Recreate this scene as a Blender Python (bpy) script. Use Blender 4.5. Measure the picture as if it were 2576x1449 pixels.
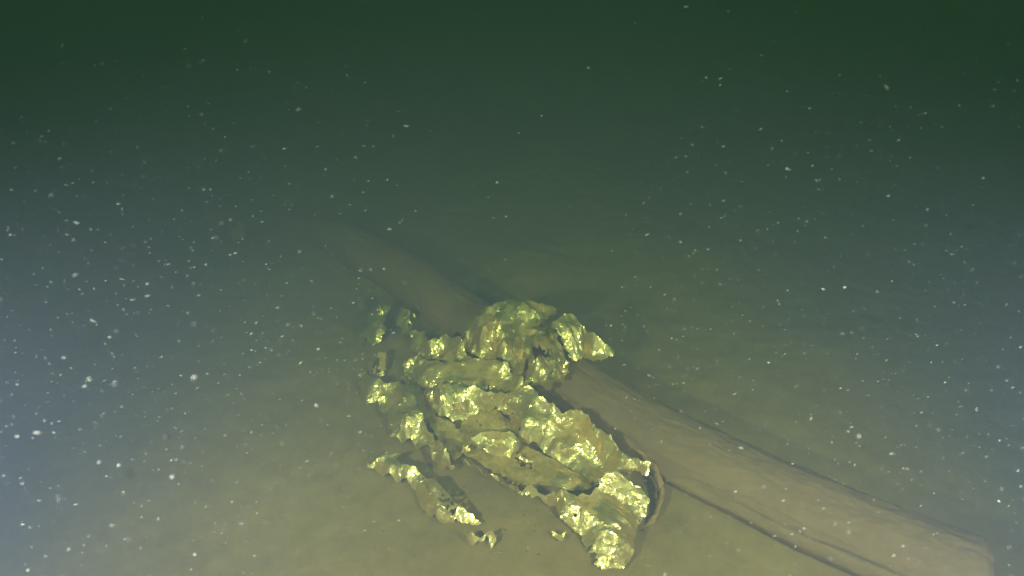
import bpy, math, random
import numpy as np
from mathutils import Vector, noise
from mathutils.geometry import delaunay_2d_cdt

random.seed(7)
rng = np.random.default_rng(7)
sc = bpy.context.scene
for o in list(bpy.data.objects):
    bpy.data.objects.remove(o)
col = sc.collection
R = math.radians

# ------------------------------------------------------------------ camera
CAM_H, PITCH, HFOV = 1.0, 33.0, 75.0
FPX = 1288.0 / math.tan(R(HFOV / 2))
cam_d = bpy.data.cameras.new('camera')
cam = bpy.data.objects.new('camera', cam_d)
col.objects.link(cam)
cam.location = (0, 0, CAM_H)
cam.rotation_euler = (R(90 - PITCH), 0, 0)
cam_d.sensor_width = 36
cam_d.lens = 18 / math.tan(R(HFOV / 2))
cam_d.clip_start = 0.02
cam_d.clip_end = 400
cam_d.dof.use_dof = True
cam_d.dof.focus_distance = 1.25
cam_d.dof.aperture_fstop = 4.5
sc.camera = cam

# ------------------------------------------------------------------ daylight far above the murky water
world = bpy.data.worlds.new('World')
sc.world = world
world.use_nodes = True
nt = world.node_tree
nt.nodes.clear()
sky = nt.nodes.new('ShaderNodeTexSky')
sky.sky_type = 'NISHITA'
sky.sun_disc = False
sky.sun_elevation = R(55)
sky.sun_rotation = R(200)
bg = nt.nodes.new('ShaderNodeBackground')
bg.inputs['Strength'].default_value = 0.12
wo = nt.nodes.new('ShaderNodeOutputWorld')
nt.links.new(sky.outputs[0], bg.inputs['Color'])
nt.links.new(bg.outputs[0], wo.inputs['Surface'])


# ------------------------------------------------------------------ the two dive lamps beside the camera
def dive_lamp(loc, aim, power, colour, size=95, blend=0.9):
    l = bpy.data.lights.new('dive_lamp', 'SPOT')
    l.energy = power
    l.color = colour
    l.spot_size = R(size)
    l.spot_blend = blend
    l.shadow_soft_size = 0.022
    o = bpy.data.objects.new('dive_lamp', l)
    col.objects.link(o)
    o.location = loc
    d = Vector(aim) - Vector(loc)
    o.rotation_euler = d.to_track_quat('-Z', 'Y').to_euler()
    return o


dive_lamp((-0.63, 0.00, 0.84), (-0.02, 0.76, 0.0), 86, (1.10, 0.88, 1.27), 96, 1.0)
dive_lamp((0.70, 0.02, 0.82), (0.15, 0.78, 0.0), 74, (1.10, 0.88, 1.27), 96, 1.0)

sc.view_settings.view_transform = 'Standard'
sc.view_settings.look = 'None'
sc.view_settings.exposure = 0.0
sc.view_settings.gamma = 1.0
sc.view_settings.use_curve_mapping = False
sc.render.engine = 'CYCLES'
sc.cycles.use_denoising = True
sc.cycles.volume_bounces = 2
sc.cycles.max_bounces = 8
sc.cycles.glossy_bounces = 3
sc.cycles.diffuse_bounces = 2
sc.cycles.sample_clamp_indirect = 3.0

PR = R(PITCH)
RIGHT = Vector((1, 0, 0))
FWD = Vector((0, math.cos(PR), -math.sin(PR)))
UP = Vector((0, math.sin(PR), math.cos(PR)))


def at(px, py, z=0.0):
    """the point of the river bed (or of the level z above it) that was measured at a photo position"""
    d = FWD + RIGHT * ((px - 1288) / FPX) - UP * ((py - 724.5) / FPX)
    t = (z - CAM_H) / d.z
    return Vector((0, 0, CAM_H)) + d * t


def tag(o, label=None, cat=None, group=None, kind=None):
    if label: o['label'] = label
    if cat: o['category'] = cat
    if group: o['group'] = group
    if kind: o['kind'] = kind
    return o


def mesh_obj(name, verts, faces, mat, parent=None, smooth=False):
    me = bpy.data.meshes.new(name)
    me.from_pydata([tuple(v) for v in verts], [], faces)
    me.materials.append(mat)
    if smooth:
        me.polygons.foreach_set('use_smooth', [True] * len(me.polygons))
    me.update()
    o = bpy.data.objects.new(name, me)
    col.objects.link(o)
    if parent: o.parent = parent
    return o


# ------------------------------------------------------------------ materials
class NT:
    def __init__(s, name):
        s.m = bpy.data.materials.new(name)
        s.m.use_nodes = True
        s.t = s.m.node_tree
        s.t.nodes.clear()
        s.out = s.n('ShaderNodeOutputMaterial')

    def n(s, ty, **kw):
        nd = s.t.nodes.new(ty)
        for k, v in kw.items():
            if k.startswith('_'):
                setattr(nd, k[1:], v)
            else:
                nd.inputs[k.replace('0', ' ')].default_value = v
        return nd

    def l(s, a, b):
        s.t.links.new(a, b)

    def noise(s, scale, detail=6, rough=0.6, vec=None, dist=0.0):
        nd = s.n('ShaderNodeTexNoise')
        nd.inputs['Scale'].default_value = scale
        nd.inputs['Detail'].default_value = detail
        nd.inputs['Roughness'].default_value = rough
        nd.inputs['Distortion'].default_value = dist
        if vec is not None: s.l(vec, nd.inputs['Vector'])
        return nd

    def ramp(s, fac, stops):
        nd = s.n('ShaderNodeValToRGB')
        e = nd.color_ramp.elements
        while len(e) < len(stops): e.new(0.5)
        for i, (p, c) in enumerate(stops):
            e[i].position = p
            e[i].color = c if len(c) == 4 else (*c, 1)
        s.l(fac, nd.inputs[0])
        return nd

    def math(s, op, a, b=None, c=None):
        nd = s.n('ShaderNodeMath')
        nd.operation = op
        for i, x in enumerate((a, b, c)):
            if x is None: continue
            if isinstance(x, (int, float)): nd.inputs[i].default_value = x
            else: s.l(x, nd.inputs[i])
        return nd.outputs[0]


def silt_material(name, dark, mid, light, bump=0.25, fine=160):
    k = NT(name)
    geo = k.n('ShaderNodeNewGeometry')
    n1 = k.noise(3.2, 7, 0.62, geo.outputs['Position'])
    n2 = k.noise(38, 6, 0.7, geo.outputs['Position'])
    n3 = k.noise(fine, 5, 0.7, geo.outputs['Position'])
    f = k.math('ADD', k.math('MULTIPLY', n1.outputs[0], 0.5), k.math('MULTIPLY', n2.outputs[0], 0.5))
    cr = k.ramp(f, [(0.34, dark), (0.5, mid), (0.66, light)])
    # dark specks of rotted leaf in the silt
    v = k.n('ShaderNodeTexVoronoi')
    v.inputs['Scale'].default_value = 60
    k.l(geo.outputs['Position'], v.inputs['Vector'])
    sp = k.ramp(v.outputs['Distance'], [(0.04, (1, 1, 1)), (0.12, (0, 0, 0))])
    nb = k.noise(9, 3, 0.5, geo.outputs['Position'])
    gate = k.ramp(nb.outputs[0], [(0.52, (0, 0, 0)), (0.62, (1, 1, 1))])
    sf = k.math('MULTIPLY', k.math('MULTIPLY', sp.outputs[0], gate.outputs[0]), 0.6)
    mx = k.n('ShaderNodeMixRGB')
    mx.inputs[2].default_value = (0.035, 0.03, 0.02, 1)
    k.l(sf, mx.inputs[0]); k.l(cr.outputs[0], mx.inputs[1])
    h = k.math('ADD', k.math('MULTIPLY', n2.outputs[0], 0.7), k.math('MULTIPLY', n3.outputs[0], 0.35))
    b = k.n('ShaderNodeBump')
    b.inputs['Strength'].default_value = bump
    b.inputs['Distance'].default_value = 0.012
    k.l(h, b.inputs['Height'])
    p = k.n('ShaderNodeBsdfPrincipled')
    p.inputs['Roughness'].default_value = 0.95
    p.inputs['Specular IOR Level'].default_value = 0.1
    k.l(mx.outputs[0], p.inputs['Base Color']); k.l(b.outputs[0], p.inputs['Normal'])
    k.l(p.outputs[0], k.out.inputs['Surface'])
    return k.m


M_silt = silt_material('silt', (0.25, 0.158, 0.060), (0.31, 0.204, 0.080), (0.38, 0.255, 0.106))
M_log = silt_material('silted_wood', (0.24, 0.145, 0.075), (0.29, 0.18, 0.095), (0.35, 0.22, 0.12), 0.24, 220)
M_crack = silt_material('dark_wood', (0.14, 0.10, 0.06), (0.19, 0.14, 0.085), (0.25, 0.185, 0.11))
M_cord = silt_material('encrusted_cord', (0.38, 0.22, 0.09), (0.52, 0.31, 0.14), (0.62, 0.40, 0.20), 0.8, 300)


def foil_material(name, silt_bias):
    k = NT(name)
    geo = k.n('ShaderNodeNewGeometry')
    tn = k.n('ShaderNodeSeparateXYZ')
    k.l(geo.outputs['True Normal'], tn.inputs[0])
    nz = k.math('ABSOLUTE', tn.outputs['Z'])
    n1 = k.noise(11, 5, 0.6, geo.outputs['Position'])
    n2 = k.noise(70, 4, 0.7, geo.outputs['Position'])
    s = k.math('ADD', k.math('MULTIPLY', nz, 0.55),
               k.math('ADD', k.math('MULTIPLY', n1.outputs[0], 1.5), k.math('MULTIPLY', n2.outputs[0], 0.45)))
    mask = k.ramp(k.math('ADD', s, silt_bias - 1.0), [(0.44, (0, 0, 0)), (0.56, (1, 1, 1))])
    # flat facets between creases: every cell of two warped cell patterns tilts the foil its own way
    wn = k.noise(26, 3, 0.6, geo.outputs['Position'])
    mv = k.n('ShaderNodeVectorMath'); mv.operation = 'SCALE'; mv.inputs['Scale'].default_value = 0.035
    k.l(wn.outputs['Color'], mv.inputs[0])
    av = k.n('ShaderNodeVectorMath'); av.operation = 'ADD'
    k.l(mv.outputs[0], av.inputs[0]); k.l(geo.outputs['Position'], av.inputs[1])
    mp = k.n('ShaderNodeMapping')
    mp.inputs['Rotation'].default_value = (0, 0, 0.85)
    mp.inputs['Scale'].default_value = (0.42, 1.15, 1.0)
    k.l(av.outputs[0], mp.inputs['Vector'])
    nrm = geo.outputs['Normal']
    n9 = k.noise(19, 3, 0.55, geo.outputs['Position'])
    gate = k.ramp(n9.outputs[0], [(0.40, (0.25, 0.25, 0.25)), (0.58, (1, 1, 1))])
    for scale, amt in ((32, 0.46), (84, 0.34), (240, 0.14)):
        v = k.n('ShaderNodeTexVoronoi')
        v.inputs['Scale'].default_value = scale
        k.l(mp.outputs[0], v.inputs['Vector'])
        c_ = k.n('ShaderNodeVectorMath'); c_.operation = 'SUBTRACT'; c_.inputs[1].default_value = (0.5, 0.5, 0.5)
        k.l(v.outputs['Color'], c_.inputs[0])
        d_ = k.n('ShaderNodeVectorMath'); d_.operation = 'SCALE'
        k.l(k.math('MULTIPLY', gate.outputs[0], amt), d_.inputs['Scale'])
        k.l(c_.outputs[0], d_.inputs[0])
        e_ = k.n('ShaderNodeVectorMath'); e_.operation = 'ADD'
        k.l(nrm, e_.inputs[0]); k.l(d_.outputs[0], e_.inputs[1])
        nrm = e_.outputs[0]
    b = k.n('ShaderNodeVectorMath'); b.operation = 'NORMALIZE'
    k.l(nrm, b.inputs[0])
    lobes = []
    for rough in (0.22, 0.50):
        p = k.n('ShaderNodeBsdfPrincipled')
        p.inputs['Base Color'].default_value = (1.0, 0.78, 0.37, 1)
        p.inputs['Metallic'].default_value = 1.0
        p.inputs['Roughness'].default_value = rough
        k.l(b.outputs[0], p.inputs['Normal'])
        lobes.append(p)
    pm = k.n('ShaderNodeMixShader')
    pm.inputs[0].default_value = 0.5
    k.l(lobes[0].outputs[0], pm.inputs[1]); k.l(lobes[1].outputs[0], pm.inputs[2])
    # a thin skin of settled silt
    cr = k.ramp(n2.outputs[0], [(0.35, (0.42, 0.25, 0.07)), (0.65, (0.68, 0.44, 0.12))])
    d = k.n('ShaderNodeBsdfPrincipled')
    d.inputs['Roughness'].default_value = 0.9
    d.inputs['Specular IOR Level'].default_value = 0.15
    k.l(cr.outputs[0], d.inputs['Base Color'])
    mx = k.n('ShaderNodeMixShader')
    k.l(k.math('ADD', k.math('MULTIPLY', mask.outputs[0], 0.62), 0.24), mx.inputs[0]); k.l(pm.outputs[0], mx.inputs[1]); k.l(d.outputs[0], mx.inputs[2])
    k.l(mx.outputs[0], k.out.inputs['Surface'])
    return k.m


M_foil = foil_material('gold_foil', 0.0)
M_foil_dull = foil_material('gold_foil_under_silt', 0.12)
M_foil_clean = foil_material('gold_foil_clean', -0.11)

k = NT('marine_snow')
p = k.n('ShaderNodeBsdfPrincipled')
geo = k.n('ShaderNodeNewGeometry')
cr = k.ramp(geo.outputs['Random Per Island'], [(0.0, (0.14, 0.14, 0.13)), (0.6, (0.34, 0.34, 0.31)), (0.9, (0.5, 0.49, 0.44)), (1.0, (0.9, 0.88, 0.8))])
k.l(cr.outputs[0], p.inputs['Base Color'])
p.inputs['Roughness'].default_value = 0.4
k.l(p.outputs[0], k.out.inputs['Surface'])
M_snow = k.m

# ------------------------------------------------------------------ the murky water: one closed volume
k = NT('murky_water')
vs = k.n('ShaderNodeVolumeScatter')
vs.inputs['Color'].default_value = (0.54, 0.66, 1.0, 1)
vs.inputs['Density'].default_value = 0.35
vs.inputs['Anisotropy'].default_value = 0.25
va = k.n('ShaderNodeVolumeAbsorption')
va.inputs['Color'].default_value = (0.56, 0.82, 0.475, 1)
va.inputs['Density'].default_value = 0.85
ad = k.n('ShaderNodeAddShader')
k.l(vs.outputs[0], ad.inputs[0]); k.l(va.outputs[0], ad.inputs[1])
k.l(ad.outputs[0], k.out.inputs['Volume'])
W, ZB, ZT = 90.0, -1.2, 3.4
bv = [(x, y, z) for z in (ZB, ZT) for y in (-W, W) for x in (-W, W)]
bf = [(0, 2, 3, 1), (4, 5, 7, 6), (0, 1, 5, 4), (2, 6, 7, 3), (0, 4, 6, 2), (1, 3, 7, 5)]
tag(mesh_obj('water', bv, bf, k.m), 'murky green river water filling the whole view', kind='structure')

# ------------------------------------------------------------------ sunken log: path first, the silt banks up against it
LOG_R = 0.069
LOG_Z = 0.036
log_px = [(700, 500), (815, 560), (1000, 664), (1150, 770), (1300, 865), (1450, 957), (1650, 1082), (1878, 1192),
          (2105, 1296), (2310, 1378), (2478, 1436)]
LOG = [at(x, y, LOG_Z + 0.02) for x, y in log_px]
for q in LOG: q.z = LOG_Z
LOG[0].z = -0.03; LOG[1].z = 0.015


def catmull(pts, n):
    out = []
    P = [pts[0] * 2 - pts[1]] + list(pts) + [pts[-1] * 2 - pts[-2]]
    for i in range(1, len(P) - 2):
        a, b, c, d = P[i - 1], P[i], P[i + 1], P[i + 2]
        for j in range(n):
            t = j / n
            out.append(0.5 * ((2 * b) + (c - a) * t + (2 * a - 5 * b + 4 * c - d) * t * t + (3 * b - a - 3 * c + d) * t ** 3))
    out.append(P[-2])
    return out


LOGC = catmull(LOG, 26)
LXY = np.array([(q.x, q.y) for q in LOGC])

mounds = [(at(2500, 1440), 0.10, 0.035), (at(1340, 655), 0.16, 0.022), (at(1300, 1260), 0.17, 0.018), (at(1500, 1390), 0.15, 0.012),
          (at(1030, 860), 0.16, 0.025), (at(1200, 1000), 0.14, 0.02), (at(1180, 930), 0.14, 0.03),
          (at(700, 640), 0.20, 0.02), (at(2100, 870), 0.22, 0.03), (at(560, 1150), 0.2, 0.012),
          (at(980, 1130), 0.10, 0.01), (at(1750, 640), 0.25, 0.03), (at(1380, 1130), 0.10, 0.015)]


def bed_z(x, y):
    v = Vector((x, y, 0))
    z = 0.014 * noise.noise(v * 2.1) + 0.006 * noise.noise(v * 7.3) + 0.0034 * noise.noise(v * 23) + 0.0020 * noise.noise(v * 61)
    if abs(x) > 4 or y > 6 or y < -2:
        z += 0.1 * noise.noise(v * 0.21)
        return z - 0.004
    for c, r, h in mounds:
        d2 = ((x - c.x) ** 2 + (y - c.y) ** 2) / (r * r)
        if d2 < 6: z += h * math.exp(-d2 * 1.4)
    d = math.sqrt(np.min((LXY[:, 0] - x) ** 2 + (LXY[:, 1] - y) ** 2))
    if d < 0.3:
        i_ = int(np.argmin((LXY[:, 0] - x) ** 2 + (LXY[:, 1] - y) ** 2))
        near = y < LXY[i_, 1]
        z += (0.012 * (0.6 + 0.8 * noise.noise(v * 9)) * math.exp(-((d - 0.066) / 0.03) ** 2) if near
              else -0.020 * math.exp(-((d - 0.080) / 0.05) ** 2))
    return z - 0.004


def axis(lo, hi, step, far):
    a = list(np.arange(lo, hi, step))
    s = step
    x = a[-1]
    while x < far:
        s *= 1.35; x += s; a.append(x)
    s = step; x = a[0]; left = []
    while x > -far:
        s *= 1.35; x -= s; left.append(x)
    return left[::-1] + a


xs, ys = axis(-1.7, 1.9, 0.0115, 88), axis(0.35, 3.0, 0.0115, 88)
verts = [(x, y, bed_z(x, y)) for y in ys for x in xs]
nx = len(xs)
faces = [(j * nx + i, j * nx + i + 1, (j + 1) * nx + i + 1, (j + 1) * nx + i) for j in range(len(ys) - 1) for i in range(nx - 1)]
tag(mesh_obj('river_bed', verts, faces, M_silt, smooth=True), 'soft brown silt of the river bed', kind='structure')


def sweep(path, radius, seg, shape=None, cap=True):
    """tube along a path; shape(i, ang) scales the radius"""
    vs, fs = [], []
    n = len(path)
    for i, q in enumerate(path):
        t = (path[min(i + 1, n - 1)] - path[max(i - 1, 0)]).normalized()
        side = t.cross(Vector((0, 0, 1))).normalized()
        up = side.cross(t)
        for j in range(seg):
            a = 2 * math.pi * j / seg
            r = radius * (shape(i, a, q) if shape else 1)
            vs.append(q + side * (math.cos(a) * r) + up * (math.sin(a) * r))
    for i in range(n - 1):
        for j in range(seg):
            j2 = (j + 1) % seg
            fs.append((i * seg + j, (i + 1) * seg + j, (i + 1) * seg + j2, i * seg + j2))
    if cap:
        fs.append(tuple(range(seg)))
        fs.append(tuple(range((n - 1) * seg, n * seg))[::-1])
    return vs, fs


# the log: slightly flattened, long hollow groove low on the side nearer the camera
def fine_path(path, step):
    out = []
    for a, b in zip(path[:-1], path[1:]):
        m = max(1, int((b - a).length / step))
        out += [a.lerp(b, i / m) for i in range(m)]
    return out + [path[-1]]


LOGF = fine_path(LOGC, 0.007)
nL = len(LOGF)


def crack(u, a, q):
    if u < 0.68: return 0.0
    c_ = math.pi + GRO + 0.07 * noise.noise(Vector((q.x * 9, 3.1, 0))) - 0.25 * (u - 0.75)
    w_ = 0.055 + 0.035 * noise.noise(Vector((q.x * 16, 0, 7)))
    on = min(1, max(0, 0.75 + 1.6 * noise.noise(Vector((q.x * 11, 9.0, 2)))))
    return math.exp(-((a - c_) / w_) ** 2) * min(1, (u - 0.68) / 0.12) * on


def crack_at(i, a, q):
    if CAMSIDE_COS > 0:
        a = math.pi - a
        if a < 0: a += 2 * math.pi
    return crack(i / nL, a, q)


def log_shape(i, a, q):
    # a = 0 is the side away from / towards camera: cos>0 is the right-hand side of the direction of travel
    u = i / nL
    s = math.sin(a)
    base = 1.0
    if s > 0.45: base -= 0.14 * (s - 0.55) / 0.45
    base *= 1 - 0.16 * max(0, (u - 0.985) / 0.015) * (1 + 0.8 * noise.noise(Vector((a * 2, 1, 1))))
    w = Vector((q.x * 6, q.y * 6, a * 0.9))
    base += 0.05 * noise.noise(w) + 0.030 * noise.noise(w * 3.1) + 0.026 * noise.noise(Vector((q.x * 60, q.y * 60, a * 6))) + 0.022 * noise.noise(Vector((q.x * 150, q.y * 150, a * 13)))
    g = crack(u, a, q)
    base -= 0.08 * g
    if u > 0.5:
        base += 0.07 * math.exp(-((a - (math.pi + GRO + 0.30)) / 0.16) ** 2) * min(1, (u - 0.5) / 0.12)
    return base


# travel runs from far left to near right, so the camera side is at angle 0 or pi; measured: t x z points to camera side
GRO = 0.0
t_ = (LOG[-1] - LOG[0]).normalized()
side_ = t_.cross(Vector((0, 0, 1)))
CAMSIDE_COS = 1 if side_.y < 0 else -1      # -y is towards the camera


def log_shape2(i, a, q):
    if CAMSIDE_COS > 0:       # camera side at a = 0, top at pi/2 -> mirror so that it sits at pi
        a = math.pi - a
        if a < 0: a += 2 * math.pi
    aa = a if a > 0 else a + 2 * math.pi
    return log_shape(i, aa, q)


GRO = -0.18     # groove 0.55 rad above the horizontal on the camera side
lg = bpy.data.objects.new('sunken_log', None)
col.objects.link(lg)
lg.location = (LOG[5].x, LOG[5].y, 0)
tag(lg, 'long straight silt-coated log lying diagonally across the river bed under the gold foil', 'log')
NS = 150
vs_, fs_ = sweep(LOGF, LOG_R, NS, log_shape2, cap=False)
off = Vector(lg.location)
# ragged cut end: a slightly recessed end disc with its own vertices
tr = mesh_obj('trunk', [v - off for v in vs_], fs_, M_log, lg, smooth=True)
tr.data.materials.append(M_crack)
for f_, (a_, b_, c_, d_) in enumerate(fs_):
    i_, j_ = divmod(a_, NS)
    if crack_at(i_, 2 * math.pi * (j_ + 0.5) / NS, LOGF[i_]) > 0.62: tr.data.polygons[f_].material_index = 1
e = LOGF[-1]; tdir = (LOGF[-1] - LOGF[-4]).normalized()
ring = vs_[-NS:]
ev = [v - tdir * 0.0 for v in ring] + [e + (v - e) * 0.6 - tdir * 0.004 for v in ring] + [e - tdir * 0.002]
ef = [(j, (j + 1) % NS, NS + (j + 1) % NS, NS + j) for j in range(NS)] + [(NS + j, NS + (j + 1) % NS, 2 * NS) for j in range(NS)]
mesh_obj('cut_end', [v - off for v in ev], ef, M_crack, lg, smooth=False)


# ------------------------------------------------------------------ crumpled gold foil
def tri_field(P, spacing, amp, g, stretch=1.0, grain=None):
    """piecewise-linear random relief: flat facets that meet in straight creases"""
    th = g.uniform(0, math.pi) if grain is None else grain + g.uniform(-0.3, 0.3)
    M = np.array(((math.cos(th) / stretch, -math.sin(th)), (math.sin(th) / stretch, math.cos(th))))
    Q = P @ M
    x0, y0 = Q.min(0); x1, y1 = Q.max(0)
    pts, zs = [], []
    x0 -= spacing * 2; x1 += spacing * 2; y0 -= spacing * 2; y1 += spacing * 2
    nx_ = int((x1 - x0) / spacing) + 2; ny_ = int((y1 - y0) / spacing) + 2
    for i in range(nx_):
        for j in range(ny_):
            pts.append(Vector((x0 + (i + g.uniform(-.48, .48)) * spacing, y0 + (j + g.uniform(-.48, .48)) * spacing)))
            zs.append(g.uniform(-amp, amp))
    out = delaunay_2d_cdt(pts, [], [], 0, 1e-7)
    V = np.array([(v.x, v.y) for v in out[0]])
    Z = np.array([zs[o[0]] if o else 0.0 for o in out[3]])
    T = np.array([list(f) for f in out[2] if len(f) == 3])
    return V, Z, T, M


def tri_eval(field, P):
    V, Z, T, M = field
    P = P @ M
    A, B, C = V[T[:, 0]], V[T[:, 1]], V[T[:, 2]]
    den = (B[:, 1] - C[:, 1]) * (A[:, 0] - C[:, 0]) + (C[:, 0] - B[:, 0]) * (A[:, 1] - C[:, 1])
    res = np.zeros(len(P))
    for s in range(0, len(P), 1500):
        q = P[s:s + 1500]
        dx = q[:, None, 0] - C[None, :, 0]; dy = q[:, None, 1] - C[None, :, 1]
        l1 = ((B[:, 1] - C[:, 1]) * dx + (C[:, 0] - B[:, 0]) * dy) / den
        l2 = ((C[:, 1] - A[:, 1]) * dx + (A[:, 0] - C[:, 0]) * dy) / den
        l3 = 1 - l1 - l2
        k_ = np.argmax(np.minimum(np.minimum(l1, l2), l3), axis=1)
        ii = np.arange(len(q))
        res[s:s + 1500] = l1[ii, k_] * Z[T[k_, 0]] + l2[ii, k_] * Z[T[k_, 1]] + l3[ii, k_] * Z[T[k_, 2]]
    return res


def foil(name, label, outline, inner, mat, seed, spacing=0.0037, a1=0.0088, s1=0.055, a2=0.0045, s2=0.02, a3=0.00025,
         rag=0.0042, parent=None, group=None, cat='foil', lift=1.35, sag=0.62, grain=-0.85, tear=0.56):
    """outline / inner: (px, py, z) control points measured on the photo; z is the height above the bed"""
    g = np.random.default_rng(seed)
    outline = [(x, y, z * lift) for x, y, z in outline]      # edges stand off the bed, the middle sags
    inner = [(x, y, z * sag) for x, y, z in inner]

    def on_bed(x, y, z):
        q = at(x, y, z)
        for _ in range(2):
            e_ = max(0.0, bed_z(q.x, q.y) + 0.004) * max(0, 1 - z / 0.08) + (0.006 if z > 0.01 else 0.003)
            q = at(x, y, z + e_)
        q.z = z
        return q
    O = [on_bed(x, y, z) for x, y, z in outline]
    I = [on_bed(x, y, z) for x, y, z in inner]
    ctrl = np.array([(v.x, v.y, v.z) for v in O + I])
    # ragged rim
    rim = []
    for a, b in zip(O, O[1:] + O[:1]):
        m = max(1, int((b - a).length / (spacing * 1.1)))
        nrm = Vector((-(b - a).y, (b - a).x, 0)).normalized()
        for i in range(m):
            q = a.lerp(b, i / m)
            d = rag * (noise.noise(q * 55 + Vector((seed, 0, 0))) * 1.3 + noise.noise(q * 170 + Vector((0, seed, 0))) * 0.7)
            rim.append((q.x + nrm.x * d, q.y + nrm.y * d))
    rim = np.array(rim)
    bx = (rim[:, 0].min(), rim[:, 0].max()); by = (rim[:, 1].min(), rim[:, 1].max())

    def inside(q):
        x, y = q[:, 0], q[:, 1]
        c = np.zeros(len(q), bool)
        j = len(rim) - 1
        for i in range(len(rim)):
            xi, yi = rim[i]; xj, yj = rim[j]
            if yi != yj:
                c ^= ((yi > y) != (yj > y)) & (x < (xj - xi) * (y - yi) / (yj - yi) + xi)
            j = i
        return c
    gx = np.arange(bx[0], bx[1], spacing); gy = np.arange(by[0], by[1], spacing)
    G = np.array([(x, y) for x in gx for y in gy]) + g.uniform(-.42, .42, (len(gx) * len(gy), 2)) * spacing
    G = G[inside(G)]
    if len(G):
        dmin = np.array([np.min(np.hypot(rim[:, 0] - x, rim[:, 1] - y)) for x, y in G])
        G = G[dmin > spacing * 0.45]
    P = [Vector(tuple(q)) for q in rim] + [Vector(tuple(q)) for q in G]
    out = delaunay_2d_cdt(P, [], [list(range(len(rim)))], 1, 1e-7)
    V = np.array([(v.x, v.y) for v in out[0]])
    F = [tuple(f) for f in out[2]]
    # smooth base height from the control points, then three sizes of folds
    def tps(A, B):
        d2 = ((A[:, None, :2] - B[None, :, :2]) * 10) ** 2
        d2 = d2.sum(2) + 1e-9
        return 0.5 * d2 * np.log(d2)
    n_ = len(ctrl)
    K = np.zeros((n_ + 3, n_ + 3))
    K[:n_, :n_] = tps(ctrl, ctrl) + np.eye(n_) * 0.012
    K[:n_, n_] = K[n_, :n_] = 1
    K[:n_, n_ + 1:] = ctrl[:, :2]; K[n_ + 1:, :n_] = ctrl[:, :2].T
    wt = np.linalg.solve(K, np.concatenate((ctrl[:, 2], np.zeros(3))))
    Z = tps(V, ctrl) @ wt[:n_] + wt[n_] + V @ wt[n_ + 1:]
    relief = np.zeros(len(V))
    for sp_, am, st in ((s1, a1 * 1.2, 2.2), (s1 * 0.5, a2 * 1.1, 2.4), (s2, a2 * 1.0, 3.0), (s2 * 0.5, a2 * 0.40, 2.4)):
        relief += tri_eval(tri_field(V, sp_, am, g, st, grain), V)
    dr = np.array([np.min(np.hypot(rim[:, 0] - x, rim[:, 1] - y)) for x, y in V])
    soft = 0.22 + 0.78 * np.clip(dr / 0.014, 0, 1)
    bed = np.array([max(0.0, bed_z(x, y) + 0.004) for x, y in V])
    Z = Z + bed * np.clip(1 - Z / 0.08, 0, 1) + 0.004 + relief * soft + g.uniform(-a3, a3, len(V))
    Z = np.maximum(Z, bed + 0.001 + 0.005 * np.clip(dr / 0.006, 0, 1) + 0.25 * relief * np.clip(dr / 0.02, 0, 1))
    sx = tri_eval(tri_field(V, s2, a2 * 0.7, g), V) + g.uniform(-a3, a3, len(V))
    sy = tri_eval(tri_field(V, s2, a2 * 0.7, g), V) + g.uniform(-a3, a3, len(V))
    vs3 = [Vector((V[i, 0] + sx[i] * 0.6, V[i, 1] + sy[i] * 0.6, Z[i])) for i in range(len(V))]
    # tears: ragged slits that run along the folds
    ca_, sa_ = math.cos(grain if grain is not None else 0.4), math.sin(grain if grain is not None else 0.4)

    def torn(f):
        q = sum((vs3[i] for i in f), Vector()) / len(f)
        u_, v_ = q.x * ca_ + q.y * sa_, -q.x * sa_ + q.y * ca_
        n1_ = noise.noise(Vector((u_ * 9, v_ * 34, seed * 1.7))) + 0.35 * noise.noise(Vector((q.x * 150, q.y * 150, 0)))
        return n1_ > tear
    F = [f for f in F if not torn(f)]
    if parent is None:
        c = Vector((float(np.mean(V[:, 0])), float(np.mean(V[:, 1])), 0))
        o = mesh_obj(name, [v - c for v in vs3], F, mat)
        o.location = c
        tag(o, label, cat, group)
    else:
        c = Vector(parent.location)
        o = mesh_obj(name, [v - c for v in vs3], F, mat, parent)
        if label: o['label'] = label
    return o


T_ = LOG_Z + LOG_R    # top of the log


def Z_(pts):
    """outline points read off an enlargement of the photo (x, y, height)"""
    return [(855.3 + x * 0.514, 704.4 + y * 0.514, z) for x, y, z in pts]


# 1. the big crumpled sheet thrown over the log
sheet = bpy.data.objects.new('draped_foil_sheet', None)
col.objects.link(sheet)
sheet.location = (at(1320, 900).x, at(1320, 900).y, 0)
tag(sheet, 'crumpled gold foil bunched up on top of the log, its pointed flap reaching right', 'foil')
foil('crumpled_crown', None,
     Z_([(590, 290, .06), (620, 230, .09), (680, 160, .12), (740, 115, .14), (820, 95, .14), (950, 100, .14), (1045, 120, .14),
         (1065, 165, .14), (1045, 230, .14), (1080, 330, .12), (1130, 400, .11), (1125, 440, .105), (1095, 490, .10),
         (1050, 490, .10), (1030, 530, .09), (960, 520, .075), (900, 512, .065), (860, 470, .06), (820, 410, .055), (740, 395, .045),
         (690, 385, .04), (640, 365, .04), (600, 330, .045)]),
     Z_([(760, 190, .145), (860, 170, .148), (960, 190, .148), (700, 250, .13), (800, 280, .14), (900, 290, .15), (980, 300, .15),
         (740, 330, .085), (840, 350, .095), (960, 400, .13), (1030, 400, .135), (980, 470, .11)]),
     M_foil, 11, lift=1.05, sag=0.92, grain=None, tear=0.42, a1=0.013, s1=0.04, a2=0.0095, parent=sheet)
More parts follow.
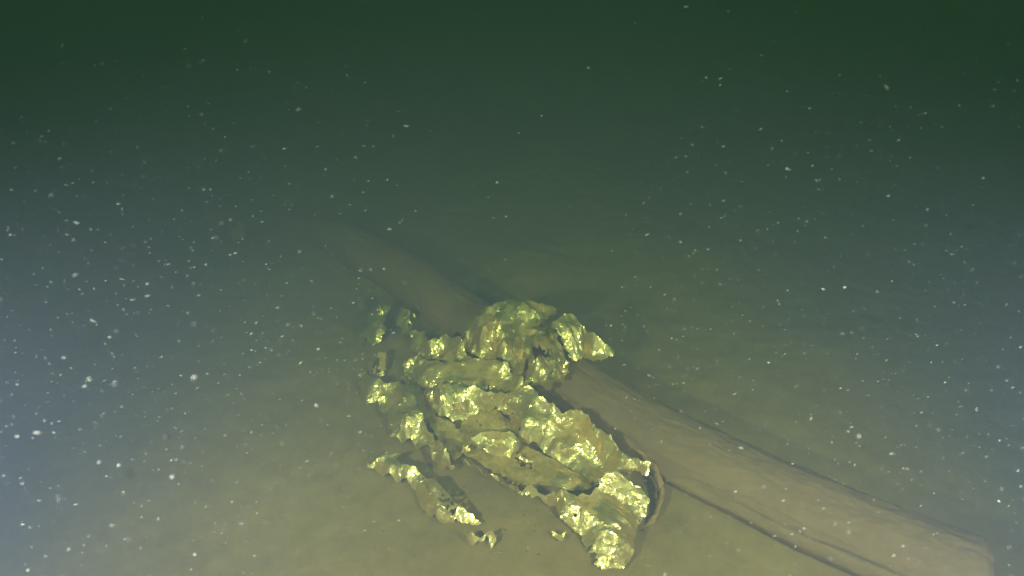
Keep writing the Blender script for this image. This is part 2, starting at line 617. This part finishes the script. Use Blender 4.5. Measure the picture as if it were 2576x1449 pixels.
foil('rolled_edge', 'green-tinged rolled upper edge of the foil',
     Z_([(588, 292, .075), (605, 235, .11), (660, 170, .145), (735, 128, .175), (770, 132, .18), (790, 165, .165), (740, 215, .14),
         (690, 240, .125), (640, 275, .09)]),
     Z_([(680, 185, .17), (635, 240, .125), (730, 170, .18)]),
     M_foil_clean, 31, lift=1.0, sag=1.0, a1=0.003, a2=0.002, parent=sheet)
foil('pointed_flap', None,
     Z_([(1035, 215, .155), (1070, 172, .165), (1130, 155, .165), (1165, 190, .155), (1205, 235, .145), (1245, 250, .13),
         (1300, 300, .11), (1330, 330, .10), (1342, 362, .09), (1290, 374, .09), (1220, 386, .09), (1150, 385, .10),
         (1085, 350, .12), (1040, 290, .145)]),
     Z_([(1110, 240, .185), (1180, 290, .165), (1250, 310, .135), (1130, 310, .155), (1230, 350, .115)]),
     M_foil_clean, 23, lift=1.05, sag=0.85, a1=0.007, s1=0.045, a2=0.005, parent=sheet)
foil('hanging_fold', None,
     Z_([(880, 250, .15), (960, 230, .165), (1010, 250, .165), (985, 290, .16), (930, 300, .155), (950, 380, .145), (1050, 385, .14),
         (1060, 420, .13), (1000, 480, .12), (950, 510, .10), (905, 500, .09), (925, 420, .12), (905, 340, .135)]),
     Z_([(940, 265, .18), (935, 350, .16), (960, 440, .145), (1010, 410, .15)]),
     M_foil, 37, lift=1.05, sag=0.92, grain=None, a1=0.006, s1=0.03, a2=0.005, s2=0.015, parent=sheet)
foil('side_fold', None,
     Z_([(280, 190, .02), (300, 132, .04), (335, 150, .045), (405, 178, .04), (400, 205, .03), (350, 215, .03), (345, 242, .035), (415, 245, .045),
         (422, 285, .045), (500, 265, .06), (560, 275, .065), (605, 305, .065), (650, 368, .05), (690, 390, .035), (600, 416, .02),
         (540, 418, .012), (460, 402, .01), (400, 392, .005), (360, 345, .005), (335, 290, .01), (300, 250, .01)]),
     Z_([(400, 310, .05), (470, 330, .06), (550, 340, .07), (620, 370, .055), (310, 190, .05)]),
     M_foil, 41, grain=-0.3, tear=0.36, rag=0.006, a1=0.012, s1=0.035, a2=0.006, s2=0.016, parent=sheet)
foil('lower_fold', 'greenish lower fold mostly dulled by silt',
     Z_([(300, 400, .012), (370, 372, .02), (430, 388, .025), (520, 400, .03), (620, 395, .035), (700, 375, .05), (820, 400, .06),
         (880, 450, .065), (925, 512, .06), (900, 545, .04), (820, 550, .03), (700, 545, .02), (600, 540, .012), (500, 545, .006), (430, 540, .004),
         (350, 520, .0), (308, 455, .0)]),
     Z_([(450, 450, .05), (560, 450, .055), (660, 440, .065), (760, 450, .075), (840, 480, .07), (560, 510, .03), (740, 515, .04)]),
     M_foil, 47, grain=0.1, tear=0.38, a1=0.012, s1=0.04, a2=0.007, parent=sheet)

# 2. the wide sheet in front of the log
wide = bpy.data.objects.new('wide_foil_sheet', None)
col.objects.link(wide)
wide.location = (at(1450, 1150).x, at(1450, 1150).y, 0)
tag(wide, 'widest sheet of shiny gold foil, spread on the silt in front of the log', 'foil')
foil('upper_fold', None,
     Z_([(390, 560, .01), (440, 518, .03), (560, 515, .045), (640, 520, .055), (750, 525, .065), (880, 520, .075), (945, 525, .08),
         (970, 560, .08), (1060, 600, .08), (1160, 625, .08), (1215, 650, .08), (1258, 705, .075), (1330, 770, .07),
         (1400, 830, .065), (1450, 865, .06), (1512, 880, .05), (1495, 955, .03), (1420, 945, .035), (1350, 930, .035),
         (1300, 965, .03), (1240, 1000, .012), (1180, 970, .006), (1100, 920, .004), (1040, 870, .004), (960, 820, .004), (870, 795, .004),
         (835, 720, .02), (825, 650, .03), (760, 632, .02), (680, 642, .012), (640, 684, .004), (560, 692, .0), (490, 672, .0),
         (430, 632, .002), (390, 600, .002)]),
     Z_([(500, 570, .06), (600, 590, .05), (700, 575, .07), (800, 590, .08), (900, 640, .09), (1000, 650, .10), (1100, 680, .10),
         (1180, 720, .10), (960, 750, .055), (1060, 800, .06), (1150, 800, .08), (1250, 800, .09), (1320, 850, .08),
         (1150, 890, .04), (1240, 920, .05), (900, 740, .05), (1410, 890, .06)]),
     M_foil, 53, lift=1.25, sag=0.66, a1=0.011, s1=0.05, a2=0.0065, parent=wide)
foil('lower_fold', None,
     Z_([(835, 1012, .006), (930, 1000, .03), (1060, 1020, .04), (1160, 1055, .035), (1240, 1032, .045), (1290, 1000, .05), (1262, 968, .055),
         (1310, 930, .06), (1380, 940, .06), (1440, 990, .05), (1492, 1040, .04), (1514, 1080, .03), (1492, 1150, .02),
         (1468, 1190, .015), (1452, 1240, .012), (1442, 1330, .006), (1412, 1385, .0), (1350, 1425, .0), (1290, 1427, .0), (1250, 1387, .0),
         (1215, 1322, .0), (1180, 1262, .0), (1140, 1222, .0), (1080, 1172, .0), (1050, 1122, .0), (1012, 1088, .0), (950, 1076, .0), (895, 1052, .0)]),
     Z_([(970, 1035, .035), (1100, 1080, .055), (1200, 1090, .06), (1300, 1040, .08), (1400, 1040, .075), (1450, 1100, .055),
         (1160, 1160, .035), (1250, 1170, .055), (1350, 1160, .07), (1420, 1200, .04), (1300, 1260, .055), (1380, 1280, .04),
         (1320, 1350, .03), (1230, 1260, .03)]),
     M_foil_clean, 61, lift=1.3, sag=0.66, a1=0.009, s1=0.05, a2=0.006, parent=wide)
foil('side_pocket', 'pale leaf-shaped pocket of foil half sunk in the silt',
     Z_([(588, 866, .0), (610, 790, .03), (680, 745, .04), (760, 740, .04), (830, 730, .04), (880, 790, .03), (860, 835, .025), (950, 868, .02),
         (962, 895, .004), (900, 906, .0), (840, 885, .0), (760, 872, .0), (680, 868, .0)]),
     Z_([(680, 800, .05), (760, 800, .04), (880, 875, .025)]),
     M_foil_clean, 67, lift=1.2, sag=0.9, a1=0.006, s1=0.04, a2=0.004, parent=wide)
foil('silted_middle', 'flat middle of the foil almost hidden under silt',
     Z_([(600, 700, .006), (660, 640, .012), (760, 620, .014), (840, 690, .014), (880, 790, .012), (1040, 870, .012), (1200, 975, .012),
         (1245, 1015, .006), (1160, 1040, .006), (1000, 1010, .01), (830, 1000, .008), (760, 955, .004), (690, 900, .003), (610, 860, .0), (560, 790, .0)]),
     Z_([(760, 700, .012), (800, 900, .01), (1000, 940, .012)]),
     M_foil_dull, 139, lift=1, sag=1, a1=0.006, s1=0.05, a2=0.003, parent=wide)
foil('silted_side', 'silt-covered foil between the ribbon and the bright folds',
     Z_([(300, 470, .01), (400, 530, .014), (420, 620, .012), (500, 680, .01), (620, 720, .008), (590, 850, .0), (560, 900, .0), (480, 780, .004),
         (400, 660, .008), (340, 540, .01)]),
     Z_([(470, 720, .012), (380, 580, .014)]),
     M_foil_dull, 149, lift=1, sag=1, a1=0.006, s1=0.05, a2=0.003, parent=wide)
foil('foil_tongue', 'thin bright tongue of foil inside the hollow',
     Z_([(795, 892, .014), (845, 896, .014), (895, 928, .014), (985, 932, .012), (988, 946, .002), (925, 960, .0), (880, 948, .0), (830, 922, .002)]),
     Z_([(880, 935, .014)]), M_foil_clean, 69, spacing=0.003, a1=0.003, s1=0.02, a2=0.003, s2=0.01, rag=0.003, parent=wide)
foil('thin_rim', 'thin torn rim of foil running down to the right',
     Z_([(592, 862, .014), (655, 892, .016), (720, 940, .016), (775, 955, .016), (835, 992, .016), (880, 1030, .016), (850, 1046, .0), (790, 1000, .0),
         (715, 972, .0), (640, 922, .0)]),
     Z_([(740, 955, .018)]), M_foil_clean, 71, lift=1.5, sag=1.0, spacing=0.003, a1=0.003, s1=0.02, a2=0.003, s2=0.01, rag=0.0025, parent=wide)

# 3. further pieces half buried to the left, each on its own
foil('foil_ribbon', 'crumpled gold foil ribbon with a rounded glinting tip, lying left of the widest sheet',
     Z_([(92, 450, .02), (122, 438, .03), (155, 478, .03), (215, 498, .035), (285, 488, .04), (328, 515, .05), (372, 600, .05), (412, 680, .045),
         (452, 740, .045), (492, 800, .04), (542, 880, .03), (564, 915, .012), (540, 947, .002), (490, 938, .0), (460, 892, .0), (430, 835, .004),
         (372, 832, .0), (350, 792, .0), (308, 797, .0), (252, 768, .0), (243, 720, .0), (213, 655, .0), (188, 602, .0), (130, 617, .0),
         (108, 562, .0), (90, 500, .004)]),
     Z_([(160, 540, .035), (260, 600, .05), (320, 680, .05), (330, 740, .035), (420, 780, .045), (490, 870, .04)]),
     M_foil_clean, 83, lift=1.05, sag=0.9, a1=0.009, s1=0.035, a2=0.006, s2=0.018)
foil('foil_shred', 'dim olive foil shred standing left of the log, farthest of the gold foil pieces',
     Z_([(78, 90, .02), (110, 74, .035), (142, 108, .035), (185, 118, .035), (250, 114, .035), (256, 132, .02), (215, 182, .02), (222, 240, .02),
         (202, 292, .01), (158, 342, .0), (108, 322, .0), (98, 280, .005), (138, 222, .02), (132, 160, .02), (90, 136, .01)]),
     Z_([(175, 170, .05), (170, 260, .04)]), M_foil, 97, tear=0.3, rag=0.007, a1=0.011, s1=0.035, a2=0.005)
foil('foil_shred', 'faint silted foil shred standing just above the ribbon with the rounded tip',
     Z_([(145, 385, .01), (190, 350, .03), (232, 343, .03), (228, 400, .02), (216, 472, .006), (170, 484, .0), (138, 440, .0)]),
     Z_([(190, 410, .035)]), M_foil, 101, tear=0.3, rag=0.007, a1=0.010, s1=0.035, a2=0.005)
foil('foil_strip', 'long crumpled gold foil strip at the lower left, apart from the others on bare silt',
     Z_([(133, 905, .006), (150, 882, .02), (240, 852, .025), (302, 846, .025), (262, 872, .025), (310, 895, .03), (375, 912, .03), (442, 972, .03),
         (500, 1003, .03), (540, 1060, .03), (600, 1115, .025), (645, 1138, .02), (704, 1190, .006), (680, 1202, .0), (600, 1198, .0), (515, 1208, .0),
         (448, 1172, .0), (400, 1122, .0), (378, 1052, .0), (348, 1012, .0), (280, 997, .0), (208, 967, .0), (158, 932, .0)]),
     Z_([(230, 920, .035), (330, 960, .035), (440, 1030, .04), (470, 1110, .04), (570, 1160, .03)]),
     M_foil_clean, 107, lift=1.2, sag=0.75, spacing=0.0033, a1=0.006, s1=0.03, a2=0.0045, s2=0.015, rag=0.003)
foil('foil_scrap', 'small bright foil scrap just below the tip of the long strip',
     Z_([(610, 1278, .0), (640, 1236, .02), (690, 1243, .022), (740, 1216, .02), (772, 1240, .016), (765, 1292, .0), (738, 1312, .0),
         (722, 1272, .004), (690, 1298, .0), (650, 1303, .0)]),
     Z_([(670, 1265, .02), (745, 1250, .02)]), M_foil_clean, 113, spacing=0.003, a1=0.004, s1=0.02, a2=0.003, s2=0.01, rag=0.003)
foil('foil_scrap', 'tiny foil crumb poking out of the silt, lowest and smallest of the scraps',
     Z_([(748, 1334, .0), (775, 1316, .010), (799, 1330, .008), (793, 1345, .0), (755, 1345, .0)]), Z_([(775, 1330, .010)]),
     M_foil_clean, 127, spacing=0.0025, a1=0.002, s1=0.01, a2=0.002, s2=0.006, rag=0.001)
foil('foil_scrap', 'small jagged foil scrap just left of the bottom point of the widest sheet',
     Z_([(1038, 1240, .002), (1070, 1224, .014), (1082, 1236, .012), (1102, 1218, .014), (1108, 1242, .006), (1088, 1273, .0), (1058, 1260, .0)]),
     Z_([(1075, 1245, .014)]), M_foil_clean, 131, spacing=0.0025, a1=0.003, s1=0.014, a2=0.003, s2=0.008, rag=0.003)

# ------------------------------------------------------------------ encrusted cord looping out from between foil and log
cp = [(1350, 985, .02), (1400, 985, .05), (1455, 1002, .055), (1510, 1035, .055), (1555, 1078, .055), (1600, 1125, .05), (1632, 1160, .045),
      (1655, 1195, .035), (1663, 1230, .025), (1657, 1272, .015), (1640, 1308, .008), (1615, 1335, .003), (1600, 1370, -.004)]
path = fine_path(catmull([at(*q) for q in cp], 10), 0.003)
vs_, fs_ = sweep(path, 0.0056, 14, lambda i, a, q: 0.95 + 0.6 * noise.noise(Vector((q.x * 70, q.y * 70, a))) + 0.4 * noise.noise(Vector((q.x * 300, q.y * 300, a * 3))) + 0.35 * noise.noise(Vector((q.x * 190, q.y * 190, a * 2))))
c = path[0].copy(); c.z = 0
o = mesh_obj('cord', [v - c for v in vs_], fs_, M_cord, smooth=True); o.location = c
tag(o, 'rough silt-encrusted brown cord curving from the log round the right side of the foil', 'cord')

# pale pebble far left
def pebble(name, loc, r, mat, label, seed):
    import bmesh
    bm = bmesh.new(); bmesh.ops.create_icosphere(bm, subdivisions=3, radius=r)
    for v in bm.verts:
        v.co *= 1 + 0.35 * noise.noise(v.co / r * 0.9 + Vector((seed, 0, 0)))
        v.co.z *= 0.7
    me = bpy.data.meshes.new(name); bm.to_mesh(me); bm.free()
    me.materials.append(mat); me.polygons.foreach_set('use_smooth', [True] * len(me.polygons))
    o = bpy.data.objects.new(name, me); col.objects.link(o); o.location = loc
    tag(o, label, 'stone')


q = at(597, 585, 0.02)
pebble('pebble', (q.x, q.y, 0.014), 0.024, M_cord, 'faint pale stone on the silt at the far left, beyond the foil', 3)

# ------------------------------------------------------------------ marine snow hanging in the water
ico_v = []
ph = (1 + 5 ** .5) / 2
for a, b in ((1, ph), (-1, ph), (1, -ph), (-1, -ph)):
    ico_v += [(0, a, b), (a, b, 0), (b, 0, a)]
ico_v = np.array(ico_v, float) / math.hypot(1, ph)
import itertools
ico_f = [t for t in itertools.combinations(range(12), 3)
         if all(abs(np.linalg.norm(ico_v[t[i]] - ico_v[t[(i + 1) % 3]]) - 1.0515) < 0.01 for i in range(3))]
ico_f = [t if np.dot(np.cross(ico_v[t[1]] - ico_v[t[0]], ico_v[t[2]] - ico_v[t[0]]), ico_v[t[0]]) > 0 else t[::-1] for t in ico_f]
N = 56000
V, F = [], []
camp = np.array((0, 0, CAM_H))
cnt = 0
while cnt < N:
    p_ = np.array((rng.uniform(-2.0, 2.0), rng.uniform(0.1, 3.0), rng.uniform(0.06, 1.9)))
    near = cnt % 9 == 0
    if near: p_ = np.array((rng.choice((-1, 1)) * rng.uniform(0.12, 0.75), rng.uniform(0.12, 0.8), rng.uniform(0.3, 0.9)))
    d = np.linalg.norm(p_ - camp)
    if d < 0.2: continue
    r = min(0.0018 if near else 0.0028, 0.00050 * math.exp(rng.normal(0, 0.48))) * min(1, 0.25 + d * 0.8)
    s = np.array((r * rng.uniform(0.9, 3.2 if near else 1.7), r * rng.uniform(0.6, 1.2), r * rng.uniform(0.5, 1.0)))
    an = rng.normal(0, 0.35); az = rng.uniform(0, 6.28)
    L = ico_v * s * (1 + rng.uniform(-.25, .25, (12, 1)))
    ca, sa = math.cos(an), math.sin(an); cz, sz = math.cos(az * 0.1), math.sin(az * 0.1)
    L = L @ np.array(((ca, 0, sa), (0, 1, 0), (-sa, 0, ca))) @ np.array(((cz, sz, 0), (-sz, cz, 0), (0, 0, 1)))
    V.append(L + p_)
    F += [(cnt * 12 + a, cnt * 12 + b, cnt * 12 + c_) for a, b, c_ in ico_f]
    cnt += 1
V = np.concatenate(V)
tag(mesh_obj('suspended_particles', V.tolist(), F, M_snow, smooth=True), 'pale specks of sediment drifting in the murky water', kind='stuff')

# ------------------------------------------------------------------ crumbs of rotted leaf on the silt
V, F = [], []
spots = [(at(1290, 1290), 0.09, 110), (at(1180, 1200), 0.12, 50), (at(1500, 1330), 0.25, 60), (at(900, 1250), 0.4, 70), (at(1350, 1350), 0.07, 60),
         (at(2000, 900), 0.5, 50), (at(1780, 1300), 0.12, 40)]
for c_, sp_, n_ in spots:
    for _ in range(n_ // 2):
        x, y = rng.normal(c_.x, sp_ * 0.6), rng.normal(c_.y, sp_ * 0.6)
        if np.min(np.hypot(LXY[:, 0] - x, LXY[:, 1] - y)) < 0.09 or y < 0.4: continue
        r_ = 0.00065 * math.exp(rng.normal(0, 0.5)); az = rng.uniform(0, 6.28)
        s_ = np.array((r_ * rng.uniform(1, 3.2), r_ * rng.uniform(0.7, 1.4), r_ * 0.6))
        L = ico_v * s_ * (1 + rng.uniform(-.3, .3, (12, 1)))
        L = L @ np.array(((math.cos(az), math.sin(az), 0), (-math.sin(az), math.cos(az), 0), (0, 0, 1)))
        k0 = len(V) * 12
        V.append(L + np.array((x, y, bed_z(x, y) + 0.0004)))
        F += [(k0 + a, k0 + b, k0 + d_) for a, b, d_ in ico_f]
M_leaf = silt_material('rotted_leaf', (0.09, 0.065, 0.035), (0.15, 0.11, 0.06), (0.23, 0.17, 0.095))
tag(mesh_obj('leaf_crumbs', np.concatenate(V).tolist(), F, M_leaf), 'dark crumbs of rotted leaf lying on the silt', kind='stuff')
